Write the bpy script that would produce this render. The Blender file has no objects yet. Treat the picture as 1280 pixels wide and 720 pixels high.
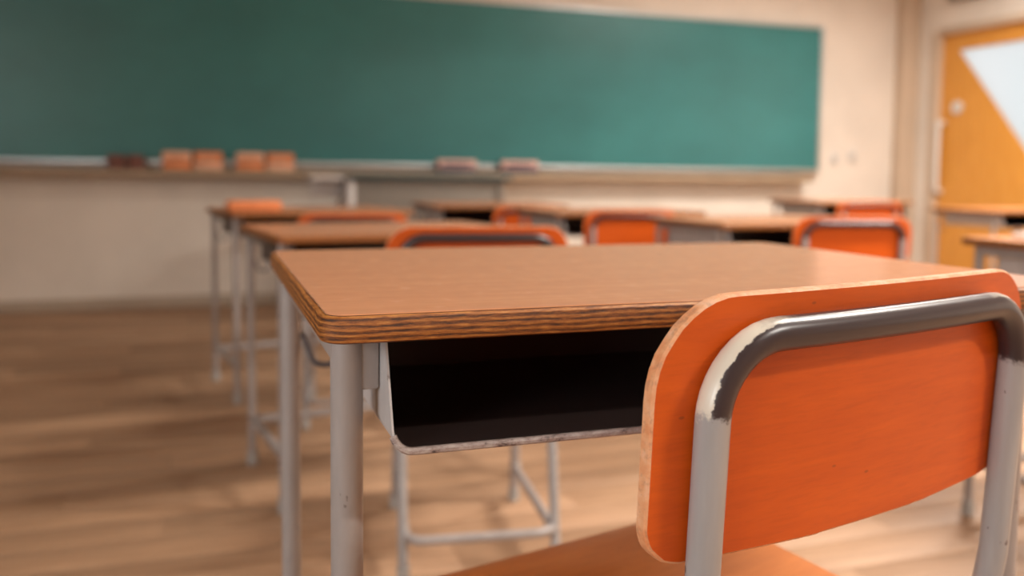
import bpy, bmesh, math, random
from mathutils import Vector, Matrix
random.seed(7)
scene = bpy.context.scene
COL = scene.collection

# ------------------------------------------------------------------ camera
CAM_Z = 0.7874
PITCH, ROLL, YAW, FPX = 0.0684, 0.0106, 0.3334, 1100.0
def make_camera():
    cd = bpy.data.cameras.new('camera'); co = bpy.data.objects.new('camera', cd); COL.objects.link(co)
    f = Vector((math.sin(YAW)*math.cos(PITCH), math.cos(YAW)*math.cos(PITCH), -math.sin(PITCH)))
    r = Vector((math.cos(YAW), -math.sin(YAW), 0)); u = r.cross(f)
    r2 = r*math.cos(ROLL) + u*math.sin(ROLL); u2 = -r*math.sin(ROLL) + u*math.cos(ROLL)
    m = Matrix((r2, u2, -f)).transposed().to_4x4(); m.translation = Vector((0, 0, CAM_Z))
    co.matrix_world = m
    cd.sensor_fit = 'HORIZONTAL'; cd.sensor_width = 36; cd.lens = 36*FPX/1280
    cd.shift_y = -66/1280
    cd.clip_start = 0.02
    cd.dof.use_dof = True; cd.dof.focus_distance = 0.545; cd.dof.aperture_fstop = 4.0
    scene.camera = co
make_camera()

# ------------------------------------------------------------------ world, daylight, exposure
scene.view_settings.view_transform = 'Standard'
scene.view_settings.look = 'None'
scene.view_settings.gamma = 1
scene.view_settings.use_curve_mapping = False
scene.view_settings.exposure = 0.58
w = bpy.data.worlds.new('daylight'); scene.world = w; w.use_nodes = True
bg = w.node_tree.nodes['Background']; bg.inputs[0].default_value = (0.93, 0.96, 1.0, 1); bg.inputs[1].default_value = 0.75

XL, XR, YB, YF, ZC = -3.2, 5.08, -3.0, 5.42, 2.9
def area(name, loc, rot, sx, sy, power, col, spread=math.pi):
    l = bpy.data.lights.new(name, 'AREA'); l.shape = 'RECTANGLE'; l.size = sx; l.size_y = sy; l.energy = power; l.color = col; l.spread = spread
    o = bpy.data.objects.new(name, l); COL.objects.link(o); o.location = loc; o.rotation_euler = rot
    return o
# daylight entering through the two windows of the left wall
WINS = [(-2.7, -1.0), (-0.7, 0.9)]
WZ0, WZ1 = 0.95, 2.35
DAY = (105, 14)
for i, (a, b) in enumerate(WINS):
    area('window_daylight', (XL-0.12, (a+b)/2, (WZ0+WZ1)/2), (0, math.radians(-90), 0), WZ1-WZ0, b-a, DAY[i], (0.93, 0.96, 1.0))
LAMP_POWER = 16

# ------------------------------------------------------------------ node material helpers
def mat(name, base, rough=0.5, metal=0.0, coat=0.0, spec=0.5):
    m = bpy.data.materials.new(name); m.use_nodes = True
    b = m.node_tree.nodes['Principled BSDF']
    b.inputs['Base Color'].default_value = (*base, 1); b.inputs['Roughness'].default_value = rough
    b.inputs['Metallic'].default_value = metal; b.inputs['Coat Weight'].default_value = coat
    b.inputs['Coat Roughness'].default_value = 0.15; b.inputs['Specular IOR Level'].default_value = spec
    return m
class NT:
    def __init__(s, m): s.t = m.node_tree; s.b = s.t.nodes['Principled BSDF']
    def n(s, typ, **kw):
        nd = s.t.nodes.new(typ)
        for k, v in kw.items(): setattr(nd, k, v)
        return nd
    def l(s, a, b): s.t.links.new(a, b)
    def coord(s, scale, kind='Object', rot=(0, 0, 0)):
        tc = s.n('ShaderNodeTexCoord'); mp = s.n('ShaderNodeMapping')
        mp.inputs['Scale'].default_value = scale; mp.inputs['Rotation'].default_value = rot
        s.l(tc.outputs[kind], mp.inputs['Vector']); return mp.outputs['Vector']
    def noise(s, vec, scale=1.0, detail=4.0, rough=0.55, dist=0.0):
        nd = s.n('ShaderNodeTexNoise'); nd.inputs['Scale'].default_value = scale; nd.inputs['Detail'].default_value = detail
        nd.inputs['Roughness'].default_value = rough; nd.inputs['Distortion'].default_value = dist
        s.l(vec, nd.inputs['Vector']); return nd.outputs['Fac']
    def ramp(s, fac, stops):
        r = s.n('ShaderNodeValToRGB'); e = r.color_ramp.elements
        while len(e) < len(stops): e.new(0.5)
        for el, (p, c) in zip(e, stops):
            el.position = p; el.color = (*c, 1) if len(c) == 3 else c
        s.l(fac, r.inputs['Fac']); return r.outputs['Color']
    def mix(s, fac, a, b, blend='MIX'):
        m = s.n('ShaderNodeMix', data_type='RGBA', blend_type=blend)
        for sock, v in ((m.inputs['Factor'], fac), (m.inputs['A'], a), (m.inputs['B'], b)):
            if hasattr(v, 'is_output'): s.l(v, sock)
            elif isinstance(v, (int, float)): sock.default_value = v
            else: sock.default_value = (*v, 1)
        # RGBA sockets of the Mix node
        return [o for o in m.outputs if o.type == 'RGBA'][0]
    def math(s, op, a, b=None, c=None):
        m = s.n('ShaderNodeMath', operation=op)
        for i, v in enumerate((a, b, c)):
            if v is None: continue
            if hasattr(v, 'is_output'): s.l(v, m.inputs[i])
            else: m.inputs[i].default_value = v
        return m.outputs[0]
    def bump(s, h, strength, dist=0.001):
        b = s.n('ShaderNodeBump'); b.inputs['Strength'].default_value = strength; b.inputs['Distance'].default_value = dist
        s.l(h, b.inputs['Height']); s.l(b.outputs['Normal'], s.b.inputs['Normal'])
def nmix(t, fac, a, b, blend='MIX'):
    m = t.t.nodes.new('ShaderNodeMix'); m.data_type = 'RGBA'; m.blend_type = blend
    ins = [i for i in m.inputs if i.type == 'RGBA']; fi = m.inputs[0]
    for sock, v in ((fi, fac), (ins[0], a), (ins[1], b)):
        if isinstance(v, bpy.types.NodeSocket): t.l(v, sock)
        elif isinstance(v, (int, float)): sock.default_value = v
        else: sock.default_value = (*v, 1)
    return [o for o in m.outputs if o.type == 'RGBA'][0]
def nmath(t, op, a, b=None, c=None):
    m = t.t.nodes.new('ShaderNodeMath'); m.operation = op
    for i, v in enumerate((a, b, c)):
        if v is None: continue
        if isinstance(v, bpy.types.NodeSocket): t.l(v, m.inputs[i])
        else: m.inputs[i].default_value = v
    return m.outputs[0]

def m_orange(name, lo, hi, grain_axis='x'):
    m = mat(name, hi, 0.42, coat=0.06, spec=0.35); t = NT(m)
    sc = {'x': (6, 60, 60), 'y': (60, 6, 60)}[grain_axis]
    g = t.noise(t.coord(sc), 1.6, 5, 0.6, 0.4)
    c = t.ramp(g, [(0.22, lo), (0.70, hi)])
    big = t.noise(t.coord((5, 9, 9)), 1.0, 2)
    c = nmix(t, nmath(t, 'MULTIPLY', big, 0.35), c, tuple(x*0.72 for x in lo))
    fine = t.noise(t.coord((40, 420, 420) if grain_axis == 'x' else (420, 40, 420)), 1.0, 3)
    c = nmix(t, nmath(t, 'MULTIPLY', t.ramp(fine, [(0.38, (1, 1, 1)), (0.5, (0, 0, 0))]), 0.10), c, tuple(x*0.45 for x in lo))
    # small dark scuffs and pale nicks
    v = t.n('ShaderNodeTexVoronoi'); v.inputs['Scale'].default_value = 22; t.l(t.coord((1, 1, 2.2)), v.inputs['Vector'])
    spot = t.ramp(v.outputs['Distance'], [(0.03, (1, 1, 1)), (0.06, (0, 0, 0))])
    c = nmix(t, nmath(t, 'MULTIPLY', spot, 0.55), c, (0.16, 0.03, 0.01))
    t.l(c, t.b.inputs['Base Color']); t.bump(fine, 0.12, 0.0006)
    return m
M = {}
M['back'] = m_orange('orange_stained_plywood', (0.55, 0.076, 0.003), (0.68, 0.106, 0.004))
M['seat'] = m_orange('orange_seat_plywood', (0.62, 0.175, 0.030), (0.74, 0.235, 0.045))
# worn plywood rim of seat and backrest
m = M['rim'] = mat('worn_pale_plywood_rim', (0.7, 0.4, 0.2), 0.6); t = NT(m)
a = t.noise(t.coord((55, 55, 55)), 1.0, 5, 0.7); b = t.noise(t.coord((160, 160, 160)), 1.0, 4, 0.7)
c = t.ramp(a, [(0.33, (0.66, 0.25, 0.10)), (0.5, (0.74, 0.36, 0.18)), (0.70, (0.78, 0.48, 0.32))])
c = nmix(t, nmath(t, 'MULTIPLY', t.ramp(b, [(0.36, (1, 1, 1)), (0.47, (0, 0, 0))]), 0.4), c, (0.30, 0.16, 0.10))
t.l(c, t.b.inputs['Base Color']); t.bump(b, 0.5, 0.0015)
# laminate of the desk tops
def m_lam(name, lo, hi):
    m = mat(name, hi, 0.30, spec=0.26); t = NT(m)
    g = t.noise(t.coord((4, 110, 110)), 1.2, 4, 0.55, 0.15)
    c = t.ramp(g, [(0.3, lo), (0.68, hi)])
    f = t.noise(t.coord((60, 60, 60)), 1.0, 3)
    c = nmix(t, nmath(t, 'MULTIPLY', t.ramp(f, [(0.62, (0, 0, 0)), (0.75, (1, 1, 1))]), 0.12), c, (0.8, 0.6, 0.5))
    v = t.n('ShaderNodeTexVoronoi'); v.inputs['Scale'].default_value = 7; t.l(t.coord((1, 1, 1)), v.inputs['Vector'])
    spot = t.ramp(v.outputs['Distance'], [(0.012, (1, 1, 1)), (0.025, (0, 0, 0))])
    c = nmix(t, nmath(t, 'MULTIPLY', spot, 0.5), c, (0.85, 0.72, 0.6))
    t.l(c, t.b.inputs['Base Color'])
    rr = t.ramp(f, [(0.3, (0.17,)*3), (0.7, (0.23,)*3)]); t.l(rr, t.b.inputs['Roughness'])
    t.bump(g, 0.02, 0.0003)
    return m
M['lam'] = m_lam('brown_wood_laminate', (0.58, 0.245, 0.118), (0.65, 0.285, 0.138))
# layered plywood edge of the desk tops
m = M['ply'] = mat('layered_plywood_edge', (0.4, 0.2, 0.06), 0.5); t = NT(m)
tc = t.n('ShaderNodeTexCoord'); sx = t.n('ShaderNodeSeparateXYZ'); t.l(tc.outputs['Object'], sx.inputs[0])
wob = t.noise(t.coord((8, 8, 8)), 1.0, 3)
z = nmath(t, 'ADD', sx.outputs['Z'], nmath(t, 'MULTIPLY', wob, 0.006))
st = nmath(t, 'SINE', nmath(t, 'MULTIPLY', z, 1650.0))
st = nmath(t, 'MULTIPLY_ADD', st, 0.5, 0.5)
gr = t.noise(t.coord((70, 70, 900)), 1.0, 8, 0.8)
st = nmath(t, 'ADD', nmath(t, 'MULTIPLY', st, 0.22), nmath(t, 'MULTIPLY', nmath(t, 'SUBTRACT', gr, 0.15), 1.2))
c = t.ramp(st, [(0.36, (0.035, 0.011, 0.003)), (0.47, (0.16, 0.046, 0.008)), (0.60, (0.34, 0.110, 0.016)), (0.78, (0.56, 0.24, 0.055))])
t.l(c, t.b.inputs['Base Color']); t.bump(st, 0.5, 0.0012)
# grey enamelled steel tubing
def m_paint(name, col, rough=0.38):
    m = mat(name, col, rough); t = NT(m)
    a = t.noise(t.coord((40, 40, 14)), 1.0, 4, 0.6)
    c = t.ramp(a, [(0.3, tuple(x*0.86 for x in col)), (0.6, col)])
    b = t.noise(t.coord((90, 90, 45)), 1.0, 3, 0.6)
    c = nmix(t, t.ramp(b, [(0.70, (0, 0, 0)), (0.73, (1, 1, 1))]), c, (0.16, 0.12, 0.11))
    t.l(c, t.b.inputs['Base Color']); return m
M['paint'] = m_paint('grey_enamel', (0.335, 0.295, 0.28))
M['box'] = m_paint('pale_grey_sheet_steel', (0.52, 0.485, 0.475), 0.45)
M['dark'] = mat('dark_lining_and_box_shade', (0.034, 0.022, 0.020), 0.30)  # box lining and joints; also painted shade on two desks' box outsides
m = M['lip'] = mat('chipped_lip', (0.4, 0.3, 0.27), 0.5); t = NT(m)
a = t.noise(t.coord((110, 220, 220)), 1.0, 5, 0.75)
t.l(t.ramp(a, [(0.36, (0.05, 0.035, 0.033)), (0.43, (0.26, 0.19, 0.17)), (0.6, (0.42, 0.35, 0.32))]), t.b.inputs['Base Color'])
M['rubber'] = mat('grey_rubber', (0.35, 0.33, 0.31), 0.8)
M['wire'] = mat('dark_steel_wire', (0.16, 0.15, 0.16), 0.35, metal=0.6)
# chair tube: grey enamel with a dark brown top run, worn pale along the outside of the bends (UV: u metres along tube, v around)
m = M['frame'] = mat('chair_tube_enamel', (0.5, 0.48, 0.47), 0.3); t = NT(m)
uv = t.n('ShaderNodeTexCoord'); s2 = t.n('ShaderNodeSeparateXYZ'); t.l(uv.outputs['UV'], s2.inputs[0])
U, V = s2.outputs['X'], s2.outputs['Y']
rag = t.noise(t.coord((90, 90, 90)), 1.0, 5, 0.75)
edge = nmath(t, 'ADD', nmath(t, 'MULTIPLY', nmath(t, 'SUBTRACT', rag, 0.5), 0.030), U)
# u = 0 in the middle of the top run; V = 1 on the outside of the loop, 0 inside
au = nmath(t, 'ABSOLUTE', edge)
inrun = t.ramp(nmath(t, 'MULTIPLY', au, 2.0), [(0.362, (1, 1, 1)), (0.370, (0, 0, 0))])
worn = nmath(t, 'MULTIPLY_ADD', nmath(t, 'SUBTRACT', rag, 0.5), 0.35, V)
worn = t.ramp(worn, [(0.70, (0, 0, 0)), (0.73, (1, 1, 1))]); worn.node.name = 'peel'
atbend = t.ramp(nmath(t, 'MULTIPLY', au, 2.0), [(0.20, (0, 0, 0)), (0.26, (1, 1, 1))])
dk = nmath(t, 'MULTIPLY', inrun, nmath(t, 'SUBTRACT', 1.0, nmath(t, 'MULTIPLY', worn, atbend)))
base = t.ramp(t.noise(t.coord((60, 60, 8)), 1.0, 3), [(0.3, (0.30, 0.28, 0.275)), (0.7, (0.37, 0.35, 0.345))])
chip = t.noise(t.coord((70, 70, 40)), 1.0, 3, 0.6)
base = nmix(t, t.ramp(chip, [(0.71, (0, 0, 0)), (0.725, (1, 1, 1))]), base, (0.10, 0.07, 0.07))
base = nmix(t, nmath(t, 'MULTIPLY', worn, inrun), base, (0.66, 0.60, 0.50))
c = nmix(t, dk, base, (0.038, 0.024, 0.026))
t.l(c, t.b.inputs['Base Color'])
M['frame_sound'] = M['frame'].copy(); M['frame_sound'].name = 'chair_tube_enamel_unpeeled'
for k, e_ in enumerate(M['frame_sound'].node_tree.nodes['peel'].color_ramp.elements): e_.color = (0, 0, 0, 1)
# room surfaces
def m_plain(name, col, rough=0.7, var=0.06, sc=3.0):
    m = mat(name, col, rough); t = NT(m)
    a = t.noise(t.coord((sc, sc, sc)), 1.0, 4)
    t.l(t.ramp(a, [(0.3, tuple(x*(1-var) for x in col)), (0.7, tuple(min(1, x*(1+var)) for x in col))]), t.b.inputs['Base Color'])
    return m
M['wall'] = m_plain('cream_plaster', (0.72, 0.645, 0.565), 0.75)
M['pillar'] = m_plain('tan_painted_jamb', (0.55, 0.42, 0.31), 0.6)
M['ceil'] = m_plain('ceiling_board', (0.58, 0.56, 0.53), 0.9)
M['base'] = m_plain('brown_baseboard', (0.42, 0.33, 0.25), 0.6)
m = M['board'] = mat('green_chalkboard_enamel', (0.03, 0.17, 0.14), 0.34, spec=0.6); t = NT(m)
a = t.noise(t.coord((1.2, 1, 2.0)), 1.0, 4, 0.6)
t.l(t.ramp(a, [(0.3, (0.016, 0.145, 0.150)), (0.7, (0.026, 0.195, 0.20))]), t.b.inputs['Base Color'])
M['alu'] = mat('aluminium', (0.55, 0.57, 0.58), 0.35, metal=0.7)
M['tray'] = m_plain('varnished_tray_wood', (0.36, 0.26, 0.17), 0.5, 0.12, 8)
def m_plank(name, lo, hi):
    m = mat(name, hi, 0.58); t = NT(m)
    oi = t.n('ShaderNodeObjectInfo')
    g = t.noise(t.coord((2.5, 40, 40)), 1.5, 5, 0.6, 0.3)
    c = t.ramp(g, [(0.3, lo), (0.65, hi)])
    c = nmix(t, nmath(t, 'MULTIPLY', oi.outputs['Random'], 0.45), c, tuple(x*0.62 for x in lo))
    worn = t.noise(t.coord((1.1, 2.2, 1), 'Object'), 1.0, 3)
    t.l(c, t.b.inputs['Base Color']); t.bump(g, 0.1, 0.0008)
    return m
M['plank'] = m_plank('worn_floor_plank', (0.32, 0.18, 0.10), (0.46, 0.27, 0.155))
M['gap'] = mat('dark_floor_joint', (0.10, 0.06, 0.035), 0.8)
m = M['door'] = mat('orange_door_veneer', (0.62, 0.28, 0.05), 0.4); t = NT(m)
g = t.noise(t.coord((30, 30, 3)), 1.5, 4, 0.6, 0.3)
t.l(t.ramp(g, [(0.3, (0.58, 0.235, 0.030)), (0.7, (0.70, 0.315, 0.055))]), t.b.inputs['Base Color'])
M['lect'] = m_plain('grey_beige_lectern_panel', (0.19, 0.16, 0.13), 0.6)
M['lectside'] = m_plain('pale_lectern_shelf_and_lit_side', (0.62, 0.58, 0.56), 0.5)
M['lecttop'] = mat('dark_green_grey_lectern_top', (0.04, 0.07, 0.07), 0.6)
M['white'] = m_plain('white_paper', (0.78, 0.76, 0.74), 0.7)
M['orangefelt'] = m_plain('orange_eraser_cloth', (0.72, 0.24, 0.09), 0.85, 0.12, 20)
M['peachfelt'] = m_plain('peach_eraser_cloth', (0.80, 0.45, 0.30), 0.85, 0.12, 20)
M['redfelt'] = m_plain('dull_red_eraser_cloth', (0.20, 0.085, 0.065), 0.85, 0.12, 20)
M['pinkfelt'] = m_plain('pink_eraser_cloth', (0.74, 0.45, 0.38), 0.85, 0.12, 20)
M['navy'] = mat('navy_eraser_felt', (0.05, 0.06, 0.10), 0.9)
M['plastic'] = mat('off_white_plastic', (0.65, 0.62, 0.58), 0.45)
# panes
def m_glass(name, frosted):
    m = bpy.data.materials.new(name); m.use_nodes = True; n = m.node_tree.nodes; l = m.node_tree.links
    n.remove(n['Principled BSDF']); out = n['Material Output']; mx = n.new('ShaderNodeMixShader')
    a = n.new('ShaderNodeBsdfTranslucent' if frosted else 'ShaderNodeBsdfTransparent'); a.inputs[0].default_value = (0.92, 0.93, 0.92, 1)
    g = n.new('ShaderNodeBsdfGlossy'); g.inputs['Roughness'].default_value = 0.15 if frosted else 0.02
    mx.inputs[0].default_value = 0.06; l.new(a.outputs[0], mx.inputs[1]); l.new(g.outputs[0], mx.inputs[2]); l.new(mx.outputs[0], out.inputs[0])
    return m
M['frost'] = m_glass('frosted_glass', True); M['clear'] = m_glass('clear_glass', False)
m = M['lamp'] = mat('added_fluorescent_tube', (1, 1, 1), 0.5); b_ = m.node_tree.nodes['Principled BSDF']  # glowing tubes of the added ceiling lights
b_.inputs['Emission Color'].default_value = (1, 0.95, 0.86, 1); b_.inputs['Emission Strength'].default_value = 4

# ------------------------------------------------------------------ mesh helpers
class MB:
    """collects geometry; build() links it as one mesh object"""
    def __init__(s): s.v = []; s.f = []; s.mi = []; s.uv = None; s.sm = []
    def add(s, vs, fs, mi=0, smooth=False):
        o = len(s.v); s.v += [tuple(p) for p in vs]
        for k, f in enumerate(fs):
            s.f.append([o+i for i in f]); s.mi.append(mi[k] if isinstance(mi, list) else mi); s.sm.append(smooth)
        return s
    def box(s, x0, x1, y0, y1, z0, z1, mi=0, bev=0.0):
        if bev <= 0:
            vs = [(x, y, z) for z in (z0, z1) for y in (y0, y1) for x in (x0, x1)]
            return s.add(vs, [(0, 2, 3, 1), (4, 5, 7, 6), (0, 1, 5, 4), (2, 6, 7, 3), (0, 4, 6, 2), (1, 3, 7, 5)], mi)
        bm = bmesh.new(); bmesh.ops.create_cube(bm, size=1)
        for v in bm.verts: v.co = Vector(((x0+x1)/2+v.co.x*(x1-x0), (y0+y1)/2+v.co.y*(y1-y0), (z0+z1)/2+v.co.z*(z1-z0)))
        bmesh.ops.bevel(bm, geom=bm.edges[:], offset=bev, segments=2, affect='EDGES', profile=0.5)
        bm.verts.index_update()
        s.add([v.co[:] for v in bm.verts], [[v.index for v in f.verts] for f in bm.faces], mi); bm.free(); return s
    def tube(s, path, r, seg=14, mi=0, cap=True, uvout=None, u0=0.0):
        P = [Vector(p) for p in path]; n = len(P); T = []
        for i in range(n):
            a = P[max(i-1, 0)]; b = P[min(i+1, n-1)]; T.append((b-a).normalized())
        up = Vector((0, 1, 0)) if abs(T[0].y) < 0.9 else Vector((1, 0, 0))
        N = (up - T[0]*up.dot(T[0])).normalized(); vs = []; o = len(s.v)
        L = u0; rad = r if callable(r) else (lambda i: r)
        for i in range(n):
            if i: L += (P[i]-P[i-1]).length; N = (N - T[i]*N.dot(T[i])).normalized()
            B = T[i].cross(N)
            for k in range(seg):
                a = 2*math.pi*k/seg; vs.append(P[i] + (N*math.cos(a)+B*math.sin(a))*rad(i))
                if uvout is not None: uvout.append((L, (N*math.cos(a)+B*math.sin(a)), T[i], P[i]))
        fs = [(i*seg+k, i*seg+(k+1) % seg, (i+1)*seg+(k+1) % seg, (i+1)*seg+k) for i in range(n-1) for k in range(seg)]
        s.add(vs, fs, mi, True)
        if cap: s.add([], [], 0); s.f += [[o+k for k in reversed(range(seg))], [o+(n-1)*seg+k for k in range(seg)]]; s.mi += [mi, mi]; s.sm += [False, False]
        return s
    def rings(s, rings, mis, capmi=(0, 0), smooth=True):
        """closed loops joined in order, ends closed with fans"""
        n = len(rings[0]); o = len(s.v)
        for r in rings: s.v += [tuple(p) for p in r]
        for i in range(len(rings)-1):
            for k in range(n):
                s.f.append([o+i*n+k, o+i*n+(k+1) % n, o+(i+1)*n+(k+1) % n, o+(i+1)*n+k]); s.mi.append(mis[i]); s.sm.append(smooth)
        s.f += [[o+k for k in reversed(range(n))], [o+(len(rings)-1)*n+k for k in range(n)]]; s.mi += list(capmi); s.sm += [False, False]
        return s
    def mesh(s, name, mats, sharp=38):
        me = bpy.data.meshes.new(name); me.from_pydata(s.v, [], s.f); me.update()
        for m in (mats if isinstance(mats, (list, tuple)) else [mats]): me.materials.append(m)
        me.polygons.foreach_set('material_index', s.mi); me.polygons.foreach_set('use_smooth', [True]*len(s.f))
        me.set_sharp_from_angle(angle=math.radians(sharp)); return me
    def build(s, name, mats, parent=None, sharp=38):
        o = bpy.data.objects.new(name, s.mesh(name, mats, sharp)); COL.objects.link(o)
        if parent: o.parent = parent
        return o
def fillet(pts, rads, n=8, closed=True):
    """round the corners of a polyline (2-D or 3-D)"""
    P = [Vector(p) for p in pts]; m = len(P); out = []
    for i in range(m):
        r = rads[i] if isinstance(rads, (list, tuple)) else rads
        if (not closed and i in (0, m-1)) or r <= 0: out.append(P[i]); continue
        a = (P[i-1]-P[i]).normalized(); b = (P[(i+1) % m]-P[i]).normalized()
        ang = a.angle(b); d = r/math.tan(ang/2); bis = (a+b).normalized(); c = P[i]+bis*(r/math.sin(ang/2))
        p0 = P[i]+a*d-c; p1 = P[i]+b*d-c; tot = p0.angle(p1)
        for k in range(n+1):
            t_ = k/n; out.append(c + (p0*math.sin((1-t_)*tot)+p1*math.sin(t_*tot))/math.sin(tot))
    return out
def offset_loop(loop, d):
    """shrink a convex counter-clockwise 2-D loop by d"""
    n = len(loop); out = []
    for i in range(n):
        t_ = (loop[(i+1) % n]-loop[i-1]).normalized(); out.append(loop[i]+Vector((-t_.y, t_.x))*d)
    return out
def thing(name, label, cat, loc=(0, 0, 0), rz=0.0, group=None):
    o = bpy.data.objects.new(name, None); COL.objects.link(o); o.empty_display_size = 0.1
    o.location = loc; o.rotation_euler = (0, 0, rz); tag(o, label, cat, group); return o
def tag(o, label, cat, group=None):
    o['label'] = label; o['category'] = cat
    if group: o['group'] = group
    return o
def struct(o): o['kind'] = 'structure'; return o

# ------------------------------------------------------------------ the room
fl = struct(MB().box(XL, XR, YB, YF, -0.06, -0.004).build('floor', M['gap']))
PW, PL = 0.118, 1.55
nrow = int((YF-YB)/PW)
plank_me = {}
def plank_mesh(L):
    k = round(L, 3)
    if k not in plank_me: plank_me[k] = MB().box(-L/2, L/2, -PW/2+0.0012, PW/2-0.0012, -0.006, 0.0, 0, 0.0012).mesh('plank', M['plank'])
    return plank_me[k]
# planks across the part of the floor in view; the rest joined
NV = 0; rest = MB()
for i in range(nrow+1):
    y = YF-PW*(i+0.5)
    if y < YB: break
    off = [0.0, 0.62, 0.23, 0.97][i % 4]; x = XL - off
    while x < XR:
        a, b = max(x, XL), min(x+PL-0.0015, XR)
        if b-a > 0.02:
            vis = (y > 1.05) and (b > -1.4+0.0*y) and (a < 0.7+0.95*y+0.3)
            if vis and NV < 290 and b-a > 0.2:
                L = round(b-a, 2); o = bpy.data.objects.new('plank', plank_mesh(L)); COL.objects.link(o); o.parent = fl; o.location = ((a+b)/2, y, 0); NV += 1
            else:
                rest.box(a, b, y-PW/2+0.0012, y+PW/2-0.0012, -0.006, 0.0)
        x += PL
ro = rest.build('planks', M['plank'], fl); ro['kind'] = 'stuff'

struct(MB().box(XL, XR+0.12, YF, YF+0.15, 0, ZC).build('wall_front', M['wall']))
struct(MB().box(XL, XR+0.12, YB-0.15, YB, 0, ZC).build('wall_back', M['pillar']))
struct(MB().box(XL-0.15, XR+0.12, YB-0.15, YF+0.15, ZC, ZC+0.1).build('ceiling', M['ceil']))
wl = MB().box(XL-0.15, XL, YB, YF, 0, WZ0).box(XL-0.15, XL, YB, YF, WZ1, ZC)
ys = [YB]+[v for ab in WINS for v in ab]+[YF]
for i in range(0, len(ys), 2): wl.box(XL-0.15, XL, ys[i], ys[i+1], WZ0, WZ1)
struct(wl.build('wall_left', M['pillar']))
for i, (a, b) in enumerate(WINS):
    root = bpy.data.objects.new('window_%d' % (i+1), None); COL.objects.link(root); struct(root)
    root.location = (XL-0.07, (a+b)/2, WZ0); hw = (b-a)/2; H = WZ1-WZ0
    fr = MB().box(-0.03, 0.03, -hw, hw, 0, 0.04).box(-0.03, 0.03, -hw, hw, H-0.04, H).box(-0.03, 0.03, -hw, -hw+0.04, 0, H).box(-0.03, 0.03, hw-0.04, hw, 0, H).box(-0.03, 0.03, -0.025, 0.025, 0, H)
    fr.build('window_frame', M['alu'], root)
    for s in (-1, 1):
        y0, y1 = sorted((s*0.025, s*(hw-0.04)))
        MB().box(-0.003, 0.003, y0, y1, 0.04, H-0.04).build('pane', M['clear'], root)
# right wall with door opening
DY0, DY1, DZ = 4.20, 5.135, 1.835
wr = MB().box(XR, XR+0.12, YB, DY0-0.05, 0, ZC).box(XR, XR+0.12, DY0-0.05, YF, DZ+0.03, ZC).box(XR, XR+0.12, DY1+0.05, YF, 0, DZ+0.03)
struct(wr.build('wall_right', M['wall']))
struct(MB().box(XR-0.015, XR+0.11, DY1, DY1+0.07, 0, DZ+0.03, 0, 0.004).box(XR-0.015, XR+0.11, DY0-0.07, DY0, 0, DZ+0.03, 0, 0.004).box(XR-0.015, XR+0.11, DY0, DY1, DZ, DZ+0.05, 0, 0.004).build('trim_1', M['pillar']))
struct(MB().box(XR-0.06, XR, YB+2, DY1-0.1, 2.06, 2.16, 0, 0.006).build('trim_2', M['lect']))
struct(MB().box(4.93, XR, YF-0.09, YF, 0, ZC, 0, 0.004).build('trim_3', M['pillar']))
struct(MB().box(XL, 4.93, YF-0.018, YF, 0, 0.07, 0, 0.003).build('baseboard_front', M['base']))
struct(MB().box(XR-0.018, XR, YB, DY0-0.07, 0, 0.07, 0, 0.003).build('baseboard_right', M['base']))
# door with a triangular window
dr = bpy.data.objects.new('door_1', None); COL.objects.link(dr); struct(dr); dr.location = (XR+0.045, (DY0+DY1)/2, 0)
yc = (DY0+DY1)/2
outer = [(DY0-yc, 0.01), (DY1-yc, 0.01), (DY1-yc, DZ), (DY0-yc, DZ)]
tri = [(5.0-yc, 1.715), (4.32-yc, 1.715), (4.32-yc, 0.865)]
def plate_with_hole(outer, hole, x0, x1, name, mt, parent):
    bm = bmesh.new(); loops = []
    for L in (outer, hole):
        vs = [bm.verts.new((x0, p[0], p[1])) for p in L]; loops.append([bm.edges.new((vs[i], vs[(i+1) % len(vs)])) for i in range(len(vs))])
    r = bmesh.ops.triangle_fill(bm, use_beauty=True, use_dissolve=False, edges=[e for l in loops for e in l])
    faces = [f for f in bm.faces]
    ex = bmesh.ops.extrude_face_region(bm, geom=faces)
    for v in ex['geom']:
        if isinstance(v, bmesh.types.BMVert): v.co.x = x1
    bmesh.ops.recalc_face_normals(bm, faces=bm.faces[:])
    me = bpy.data.meshes.new(name); bm.to_mesh(me); bm.free(); me.materials.append(mt)
    o = bpy.data.objects.new(name, me); COL.objects.link(o); o.parent = parent; return o
plate_with_hole(outer, tri, -0.018, 0.018, 'door_panel', M['door'], dr)
MB().add([(x, p[0], p[1]) for x in (-0.003, 0.003) for p in tri], [(0, 1, 2), (5, 4, 3), (0, 3, 4, 1), (1, 4, 5, 2), (2, 5, 3, 0)]).build('pane', M['frost'], dr)
hd = MB(); hd.tube([(-0.018, 4.98-yc, 1.305), (-0.034, 4.98-yc, 1.305)], 0.045, 20).build('door_sign', M['plastic'], dr)
MB().tube(fillet([(-0.018, DY1-0.028-yc, 0.70), (-0.066, DY1-0.028-yc, 0.70), (-0.066, DY1-0.028-yc, 1.20), (-0.018, DY1-0.028-yc, 1.20)], 0.02, 4, False), 0.019, 12).build('door_handle', M['plastic'], dr)

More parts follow.
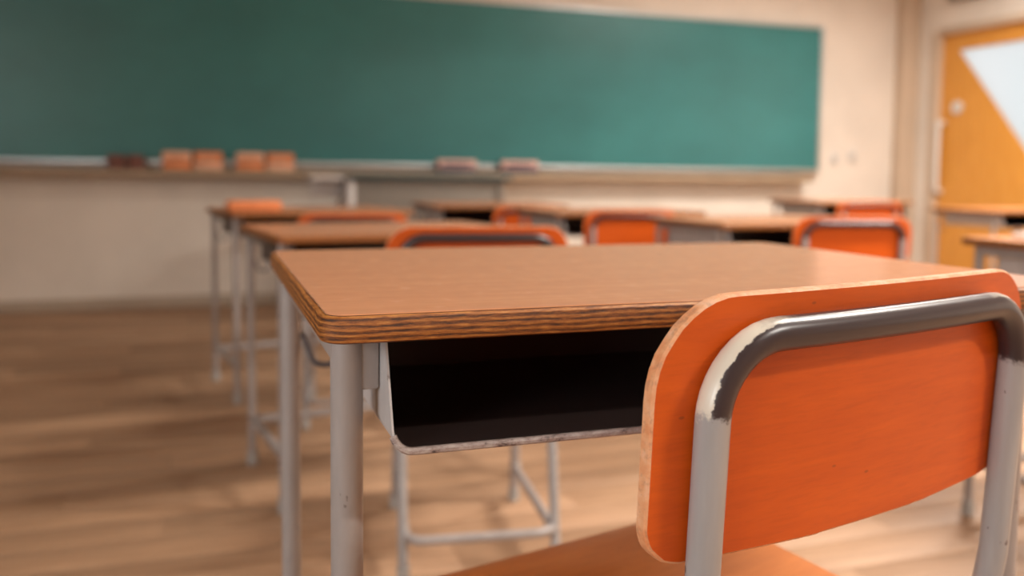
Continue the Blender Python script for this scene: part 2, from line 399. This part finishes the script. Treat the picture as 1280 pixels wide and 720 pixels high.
# ceiling lights added out of view to brighten the right side of the room
for i, (lx, ly) in enumerate([(2.6, -1.2), (2.5, 1.1), (3.7, 3.2)]):
    t_ = thing('added_ceiling_light', ['added unseen twin-tube light towards the rear of the room', 'added unseen twin-tube light over the middle rows', 'added unseen twin-tube light close to the door'][i], 'ceiling light', (lx, ly, ZC), 0, 'added fluorescent lights on the ceiling')
    MB().box(-0.62, 0.62, -0.12, 0.12, -0.05, -0.001, 0, 0.006).build('housing', M['plastic'], t_)
    for s in (-1, 1): MB().tube([(-0.58, s*0.06, -0.07), (0.58, s*0.06, -0.07)], 0.013, 10).build('tube', M['lamp'], t_)
    for e in (-1, 1): MB().box(e*0.6-0.012, e*0.6+0.012, -0.09, 0.09, -0.085, -0.045, 0, 0.003).build('socket', M['plastic'], t_)
    a_ = area('added_lamp_light', (0, 0, -0.09), (0, 0, 0), 1.16, 0.2, LAMP_POWER*[4.2, 4.6, 5.2][i], (1.0, 0.94, 0.86), math.radians(150)); a_.parent = t_

# ------------------------------------------------------------------ blackboard
BX0, BX1, BZ0, BZ1 = -1.75, 4.215, 0.852, 1.862
bb = thing('blackboard', 'long green blackboard in a thin metal frame on the cream front wall', 'blackboard', ((BX0+BX1)/2, YF, BZ0))
hw = (BX1-BX0)/2; bh = BZ1-BZ0
MB().box(-hw, hw, -0.045, -0.001, 0, bh).build('writing_surface', M['board'], bb)
MB().box(-hw-0.022, -hw, -0.055, -0.001, -0.02, bh+0.02, 0, 0.003).box(hw, hw+0.022, -0.055, -0.001, -0.02, bh+0.02, 0, 0.003).box(-hw, hw, -0.055, -0.001, bh, bh+0.018, 0, 0.003).build('frame', M['alu'], bb)
MB().box(-hw, hw-0.10, -0.135, -0.001, -0.095, -0.055, 0, 0.004).build('chalk_tray', M['tray'], bb)
MB().box(-hw, hw, -0.058, -0.001, -0.028, -0.001, 0, 0.003).build('bottom_rail', M['alu'], bb)
TY = YF-0.10; TZ = BZ0-0.0545
def eraser(x, label, cat, w_, h_, mtop, mlow, group):
    t_ = thing('blackboard_eraser', label, cat, (x, TY, TZ), 0, group)
    MB().box(-w_/2, w_/2, -0.025, 0.025, 0, h_*0.4, 0, 0.006).build('felt', M[mlow], t_)
    b_ = MB().box(-w_/2, w_/2, -0.027, 0.027, h_*0.4, h_, 0, 0.010).build('grip', M[mtop], t_)
    MB().box(-w_*0.36, w_*0.36, -0.030, -0.024, h_*0.55, h_*0.72, 0, 0.002).build('strap', M[mlow], b_)
for x, c, l in ((-0.155, 'peachfelt', 'peach cloth eraser standing next to the dull red erasers'), (0.012, 'orangefelt', 'orange cloth eraser between two peach ones on the chalk tray'), (0.240, 'peachfelt', 'peach cloth eraser between two orange ones on the chalk tray'), (0.408, 'orangefelt', 'orange cloth eraser at the lectern end of the upright row')):
    eraser(x-0.005, l, 'eraser', 0.155, 0.102, c, 'orangefelt' if c == 'peachfelt' else 'peachfelt', 'upright erasers on the chalk tray')
for x in (-0.475, -0.375):
    eraser(x, 'dull red eraser on the tray near the upright orange pair', 'eraser', 0.09, 0.078, 'redfelt', 'redfelt', 'dull red erasers on the tray')
for x, l in ((1.47, 'pink eraser with dark felt lying on the tray above the lectern'), (1.885, 'pink eraser with dark felt beside the right end of the lectern')):
    eraser(x, l, 'eraser', 0.25, 0.080, 'pinkfelt', 'navy', 'pink erasers on the tray')
for x, z in ((4.40, 0.935), (4.56, 0.955)):
    o = MB().box(x-0.03, x+0.03, YF-0.012, YF, z-0.045, z+0.045, 0, 0.003).build('switch_plate', M['plastic'])
    MB().box(x-0.012, x+0.012, YF-0.018, YF-0.011, z-0.02, z+0.02, 0, 0.002).build('switch', M['alu'], o)
    tag(o, 'small off-white switch plate on the wall between blackboard and door', 'switch', 'wall switches')

# ------------------------------------------------------------------ lectern
lc = thing('lectern', 'grey beige teacher lectern with dark top standing under the blackboard', 'lectern', (1.12, 4.62, 0))
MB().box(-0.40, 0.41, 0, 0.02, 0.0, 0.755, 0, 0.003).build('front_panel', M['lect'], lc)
for s in (-1, 1): MB().box(s*0.41-0.018, s*0.41+0.018, -0.012, 0.42, 0.0, 0.755, 0, 0.003).build('side_panel', M['lectside' if s < 0 else 'lect'], lc)  # left panel paler than the right: window light put into its colour
MB().box(-0.41, 0.41, 0.03, 0.42, 0.30, 0.32, 0, 0.003).build('shelf', M['lect'], lc)
MB().box(-0.43, 0.47, -0.04, 0.46, 0.757, 0.782, 0, 0.005).build('top', M['lecttop'], lc)
MB().box(-0.61, -0.435, 0.02, 0.40, 0.752, 0.772, 0, 0.004).box(-0.60, -0.43, 0.18, 0.20, 0.66, 0.752, 0, 0.003).build('side_shelf', M['lectside'], lc)

# ------------------------------------------------------------------ student desk
TR = 0.0112
def make_desk(label, x, y, h=0.70, W=0.65, D=0.481, rz=0.0, yinset=0.06, boxm='box', lx=0.024, rlx=None, boxd=0.41):
    """x, y: front left corner of the top (before turning)"""
    t = thing('student_desk', label, 'desk', (x, y, 0), rz, 'student desks')
    T = 0.0185
    loop = [Vector((p.x, p.y)) for p in fillet([(0, 0, 0), (W, 0, 0), (W, D, 0), (0, D, 0)], 0.017, 6)]
    def ring(d, z): return [(p.x, p.y, z) for p in (offset_loop(loop, d) if d else loop)]
    top = MB().rings([ring(0.004, h-T), ring(0.0012, h-T+0.0012), ring(0, h-T+0.004), ring(0, h-0.0065), ring(0.0012, h-0.0025), ring(0.0035, h-0.001)], [0]*5).build('tabletop', M['ply'], t)
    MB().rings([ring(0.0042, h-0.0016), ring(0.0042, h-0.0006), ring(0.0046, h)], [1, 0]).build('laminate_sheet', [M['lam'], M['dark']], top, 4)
    # book box: open towards the chair
    x0, x1, y0, y1, zt, zb = 0.046, W-0.046, 0.008, boxd, h-T-0.001, h-0.092
    fy_ = lambda z_: y0+0.030*((z_-zb)/(zt-zb))
    prof = fillet([(x0, zt), (x0, zb), (x1, zb), (x1, zt)], 0.013, 6, False)
    prof = [Vector((p.x, p.y)) for p in prof]
    g = 0.0014; inn = []
    for i, p in enumerate(prof):
        a = prof[max(i-1, 0)]; b = prof[min(i+1, len(prof)-1)]; d = (b-a).normalized(); inn.append(p+Vector((-d.y, d.x))*g)
    bx = MB(); n = len(prof)
    bx.add([(p.x, yy if yy == y1 else fy_(p.y), p.y) for yy in (y0, y1) for p in prof], [(i, i+1, n+i+1, n+i) for i in range(n-1)], 0)
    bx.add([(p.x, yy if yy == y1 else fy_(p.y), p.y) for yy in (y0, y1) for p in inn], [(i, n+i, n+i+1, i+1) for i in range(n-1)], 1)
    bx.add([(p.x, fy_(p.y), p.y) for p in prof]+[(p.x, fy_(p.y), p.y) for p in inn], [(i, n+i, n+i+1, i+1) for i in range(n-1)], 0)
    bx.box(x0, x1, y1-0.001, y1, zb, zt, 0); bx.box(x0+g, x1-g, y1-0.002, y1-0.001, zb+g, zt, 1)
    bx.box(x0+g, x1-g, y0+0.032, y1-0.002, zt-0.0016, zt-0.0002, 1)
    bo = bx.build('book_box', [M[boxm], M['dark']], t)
    MB().tube([(p.x, fy_(p.y), p.y+0.0008) for p in prof if p.y < zb+0.012], 0.0026, 8).build('lip', M['lip'], bo)
    # frame
    fy, ry = yinset, D-0.040
    for sx in (lx, W-lx):
        for yy in (fy, ry):
            sx_ = sx if (yy == fy or rlx is None) else (rlx if sx < W/2 else W-rlx)
            lg = MB().tube([(sx_, yy, 0.02), (sx_, yy, h-T-0.0005)], TR if yy == fy else TR*0.92, 16).build('leg', M['paint'], t)
            MB().tube([(sx_, yy, 0.0005), (sx_, yy, 0.004), (sx_, yy, 0.035)], 0.0142, 14).build('foot_cap', M['rubber'], lg)
        MB().box(sx-0.011, sx+0.011, fy, ry, h-T-0.022, h-T-0.0006, 0, 0.003).build('top_rail', M['dark' if boxm == 'dark' else 'paint'], t)  # rails of dark-boxed desks: shade put into the colour
        MB().tube([(sx, fy, 0.13), (sx, ry, 0.13)], TR*0.9, 14).build('side_rail', M['paint'], t)
        # side gusset between box and leg
        gx0, gx1 = (sx+0.004, x0-0.0005) if sx < W/2 else (x1+0.0005, sx-0.004)
        MB().box(gx0, gx1, fy-0.006, fy+0.006, h-T-0.042, h-T-0.001, 0, 0.002).build('bracket', M['paint'], t)
    MB().tube([(lx, ry, 0.12), (W-lx, ry, 0.12)], TR*1.05, 14).build('cross_rail', M['paint'], t)
    hk = fillet([(lx+0.008, ry, h-0.088), (lx+0.020, ry-0.004, h-0.122), (lx+0.040, ry-0.006, h-0.126), (lx+0.052, ry-0.006, h-0.098)], 0.012, 6, False)
    MB().tube(hk, 0.0033, 8).build('bag_hook', M['wire'], t)
    return t

# ------------------------------------------------------------------ student chair
HS, SEAT_Z, PT = 0.159, 0.42, 0.720
CHM = {}
def chair_meshes():
    rec = math.tan(math.radians(3.0)); r = 0.0103
    yb = lambda z: -(z-0.6)*rec
    bow = lambda x: 0.007*((x/HS)**2)-0.007
    # back frame: one inverted U, u = 0 in the middle of the top run
    zt = 0.6960
    key = [(-HS, -0.055, 0.02), (-HS, 0.02, 0.40), (-HS, yb(0.50), 0.50), (-HS, yb(zt), zt), (HS, yb(zt), zt), (HS, yb(0.50), 0.50), (HS, 0.02, 0.40), (HS, -0.055, 0.02)]
    path = fillet(key, [0, 0.10, 0.15, 0.047, 0.047, 0.15, 0.10, 0], 10, False)
    fine = []
    for a, b in zip(path, path[1:]):
        k = max(1, int((b-a).length/0.02))
        fine += [a.lerp(b, i/k) for i in range(k)]
    fine.append(path[-1])
    fine = [Vector((p.x, p.y+(bow(p.x) if p.z > 0.6 else 0), p.z)) for p in fine]
    tot = sum((b-a).length for a, b in zip(fine, fine[1:]))
    info = []; mb = MB().tube(fine, r, 20, 0, True, info, -tot/2)
    me = mb.mesh('back_frame', M['frame']); uvl = me.uv_layers.new(name='UVMap')
    cen = Vector((0, 0, 0.6))
    for lp in me.loops:
        u, nrm, T_, P_ = info[lp.vertex_index]
        out = Vector((P_.x, 0, P_.z-0.55)); out -= T_*out.dot(T_); out.normalize()
        d = out*0.92+Vector((0, 0.42, 0)); uvl.data[lp.index].uv = (u, 0.5+0.5*nrm.dot(d.normalized()))
    CHM['back_frame'] = me; CHM['back_frame_sound'] = me.copy(); CHM['back_frame_sound'].materials[0] = M['frame_sound']
    # backrest: bowed rounded plate
    def plate(loop, yfun, th, scales, name, mats, axis):
        c = Vector((0, 0))
        for p in loop: c += p
        c /= len(loop); mb = MB(); rings = []; mis = []
        def put(p, off):
            if axis == 'y': return (p.x, yfun(p.x, p.y)+off, p.y)
            return (p.x, p.y, yfun(p.x, p.y)+off)
        def sc(s, d=0): return [c+(p-c)*s for p in (offset_loop(loop, d) if d else loop)]
        sgn = 1
        rings.append([put(p, -th/2) for p in sc(0.02)])
        for s in scales: rings.append([put(p, -th/2) for p in sc(s, 0.0016 if s == 1 else 0)]); mis.append(0)
        b = 0.0016
        rings.append([put(p, -th/2+b) for p in sc(1)]); mis.append(1)
        rings.append([put(p, th/2-b) for p in sc(1)]); mis.append(1)
        rings.append([put(p, th/2) for p in sc(1, b)]); mis.append(1)
        for s in list(reversed(scales))[1:]+[0.02]: rings.append([put(p, th/2) for p in sc(s)]); mis.append(0)
        mb.rings(rings, mis)
        me = mb.mesh(name, mats)
        bm = bmesh.new(); bm.from_mesh(me); bmesh.ops.recalc_face_normals(bm, faces=bm.faces[:]); bm.to_mesh(me); bm.free()
        me.set_sharp_from_angle(angle=math.radians(40)); return me
    PB = 0.556; hw_ = 0.1935
    lp = [Vector((p.x, p.y)) for p in fillet([(-hw_, PB+0.006, 0), (-0.06, PB, 0), (0.06, PB, 0), (hw_, PB+0.006, 0), (hw_, PT, 0), (-hw_, PT, 0)], [0.028, 0.5, 0.5, 0.055, 0.05, 0.06], 10)]
    # uneven worn rim
    rr = random.Random(3); lp = [p+(p-Vector((0, 0.634))).normalized()*rr.uniform(-0.0005, 0.0003) for p in lp]
    # resample long straight runs so that the bow is smooth
    dense = []
    for a, b in zip(lp, lp[1:]+lp[:1]):
        k = max(1, int((b-a).length/0.015)); dense += [a.lerp(b, i/k) for i in range(k)]
    CHM['backrest'] = plate(dense, lambda x, z: yb(z)+bow(x)+r+0.0046, 0.0092, [0.2, 0.4, 0.6, 0.75, 0.88, 0.96, 1], 'backrest', [M['back'], M['rim']], 'y')
    sl = [Vector((p.x, p.y)) for p in fillet([(-0.165, 0.035, 0), (0.165, 0.035, 0), (0.18, 0.37, 0), (-0.18, 0.37, 0)], [0.03, 0.03, 0.045, 0.045], 8)]
    dense = []
    for a, b in zip(sl, sl[1:]+sl[:1]):
        k = max(1, int((b-a).length/0.02)); dense += [a.lerp(b, i/k) for i in range(k)]
    seatf = lambda x, y: SEAT_Z-0.005-0.010*math.exp(-((y-0.16)/0.11)**2)*(1-(x/0.2)**2)-0.016*max(0, (y-0.31)/0.06)**2
    CHM['seat'] = plate(dense, seatf, 0.0095, [0.2, 0.4, 0.55, 0.7, 0.82, 0.92, 1], 'seat', [M['seat'], M['rim']], 'z')
    zf = SEAT_Z-0.041
    for s, nm in ((-1, 'front_leg_l'), (1, 'front_leg_r')):
        CHM[nm] = MB().tube([(s*0.150, 0.355, 0.02), (s*0.145, 0.31, zf)], r, 14).mesh('front_leg', M['paint'])
    sf = fillet([(-0.142, 0.03, zf), (-0.142, 0.315, zf), (0.142, 0.315, zf), (0.142, 0.03, zf)], 0.035, 6, False)
    CHM['seat_frame'] = MB().tube(sf, r*0.95, 14).mesh('seat_frame', M['paint'])
    us = fillet([(-0.150, 0.345, 0.09), (-0.153, -0.070, 0.09), (0.153, -0.070, 0.09), (0.150, 0.345, 0.09)], 0.04, 6, False)
    CHM['stretcher'] = MB().tube(us, r*0.95, 14).mesh('stretcher', M['paint'])
    CHM['cap'] = MB().tube([(0, 0, 0.0005), (0, 0, 0.004), (0, 0, 0.032)], 0.0135, 14).mesh('foot_cap', M['rubber'])
    CHM['bolt'] = MB().tube([(0, 0, 0), (0, -0.003, 0), (0, -0.0045, 0)], lambda i: [0.006, 0.006, 0.003][i], 12).mesh('bolt', M['alu'])
chair_meshes()
def make_chair(label, x, y, rz, size=1.0, worn=False):
    t = thing('student_chair', label, 'chair', (x, y, 0), rz, 'student chairs'); t.scale = (size,)*3
    def part(nm, key, par, loc=(0, 0, 0)):
        o = bpy.data.objects.new(nm, CHM[key]); COL.objects.link(o); o.parent = par; o.location = loc; return o
    bf = part('back_frame', 'back_frame' if worn else 'back_frame_sound', t)
    for s in (-1, 1): part('foot_cap', 'cap', bf, (s*HS, -0.055, 0))
    br = part('backrest', 'backrest', t); part('seat', 'seat', t)
    part('seat_frame', 'seat_frame', t); part('stretcher', 'stretcher', t)
    for s, k in ((-1, 'front_leg_l'), (1, 'front_leg_r')):
        fl_ = part('front_leg', k, t); part('foot_cap', 'cap', fl_, (s*0.150, 0.355, 0))
    return t

# ------------------------------------------------------------------ furniture in place
make_desk('brown laminate desk with chipped plywood edge and a worn orange chair pushed against it', 0.0646, 0.5388, rlx=0.019, boxd=0.26)
make_chair('orange chair with peeling dark top tube, pushed against the large worn desk', 0.424, 0.467, math.radians(13.5), worn=True)
R = math.radians
make_desk('brown student desk with dark front edge, directly beyond the large worn desk', 0.144, 1.99, 0.648, rz=R(8), boxm='dark')  # box outside and top rails coloured dark to stand in for shade
make_chair('orange chair tucked behind the large worn desk, only its backrest top showing', 0.505, 1.655, R(-8), 0.953)
make_desk('student desk with an orange case on it, closest to the lectern in its column', 0.075, 3.03, 0.655, rz=R(10), boxm='dark')  # same shade painted on box outside and rails
make_chair('orange chair at the desk that carries the orange case', 0.43, 2.76, R(-8), 0.92)
make_desk('tan desk with pale box side, chair with wide orange back drawn up to it', 1.47, 2.30, 0.647)
make_chair('orange chair whose broad back hides the front of a tan desk, before the cream wall', 1.82, 2.14, R(-16), 0.937)
make_desk('small far desk with pale box side, right of the lectern', 1.235, 3.06, 0.650)
make_chair('bright orange chair partly hidden by the corner of a tan desk', 1.48, 2.92, R(-12), 0.92)
make_desk('far desk with dark open box standing just before the lectern', 0.95, 3.80, 0.650)
make_chair('orange chair seen edge on between two far desks before the lectern', 1.37, 3.70, R(0), 0.90)
make_desk('far desk with grey box side below the right end of the blackboard', 3.17, 4.00, 0.660)
make_chair('small far orange chair below the wall switches', 3.40, 3.88, R(-15), 0.925)
make_desk('far desk with black open box and grey leg before the orange door', 3.85, 3.45, 0.630)
make_chair('orange chair at the desk with black open box before the door', 4.22, 3.36, R(0), 0.93)
make_desk('pinkish brown desk with a small white pad lying on it', 1.66, 1.12, 0.655)
o = MB().box(-0.09, 0.09, -0.05, 0.05, 0, 0.035, 0, 0.012).build('pencil_case', M['orangefelt']); o.location = (0.15, 3.16, 0.6551); o.rotation_euler = (0, 0, 0.1)
tag(o, 'orange cloth case lying on the desk before the lectern', 'case')
o = MB().box(-0.05, 0.05, -0.035, 0.035, 0, 0.012, 0, 0.002).build('note_pad', M['white']); o.location = (1.80, 1.50, 0.6551)
tag(o, 'small white pad lying on the pinkish desk near the door', 'note pad')
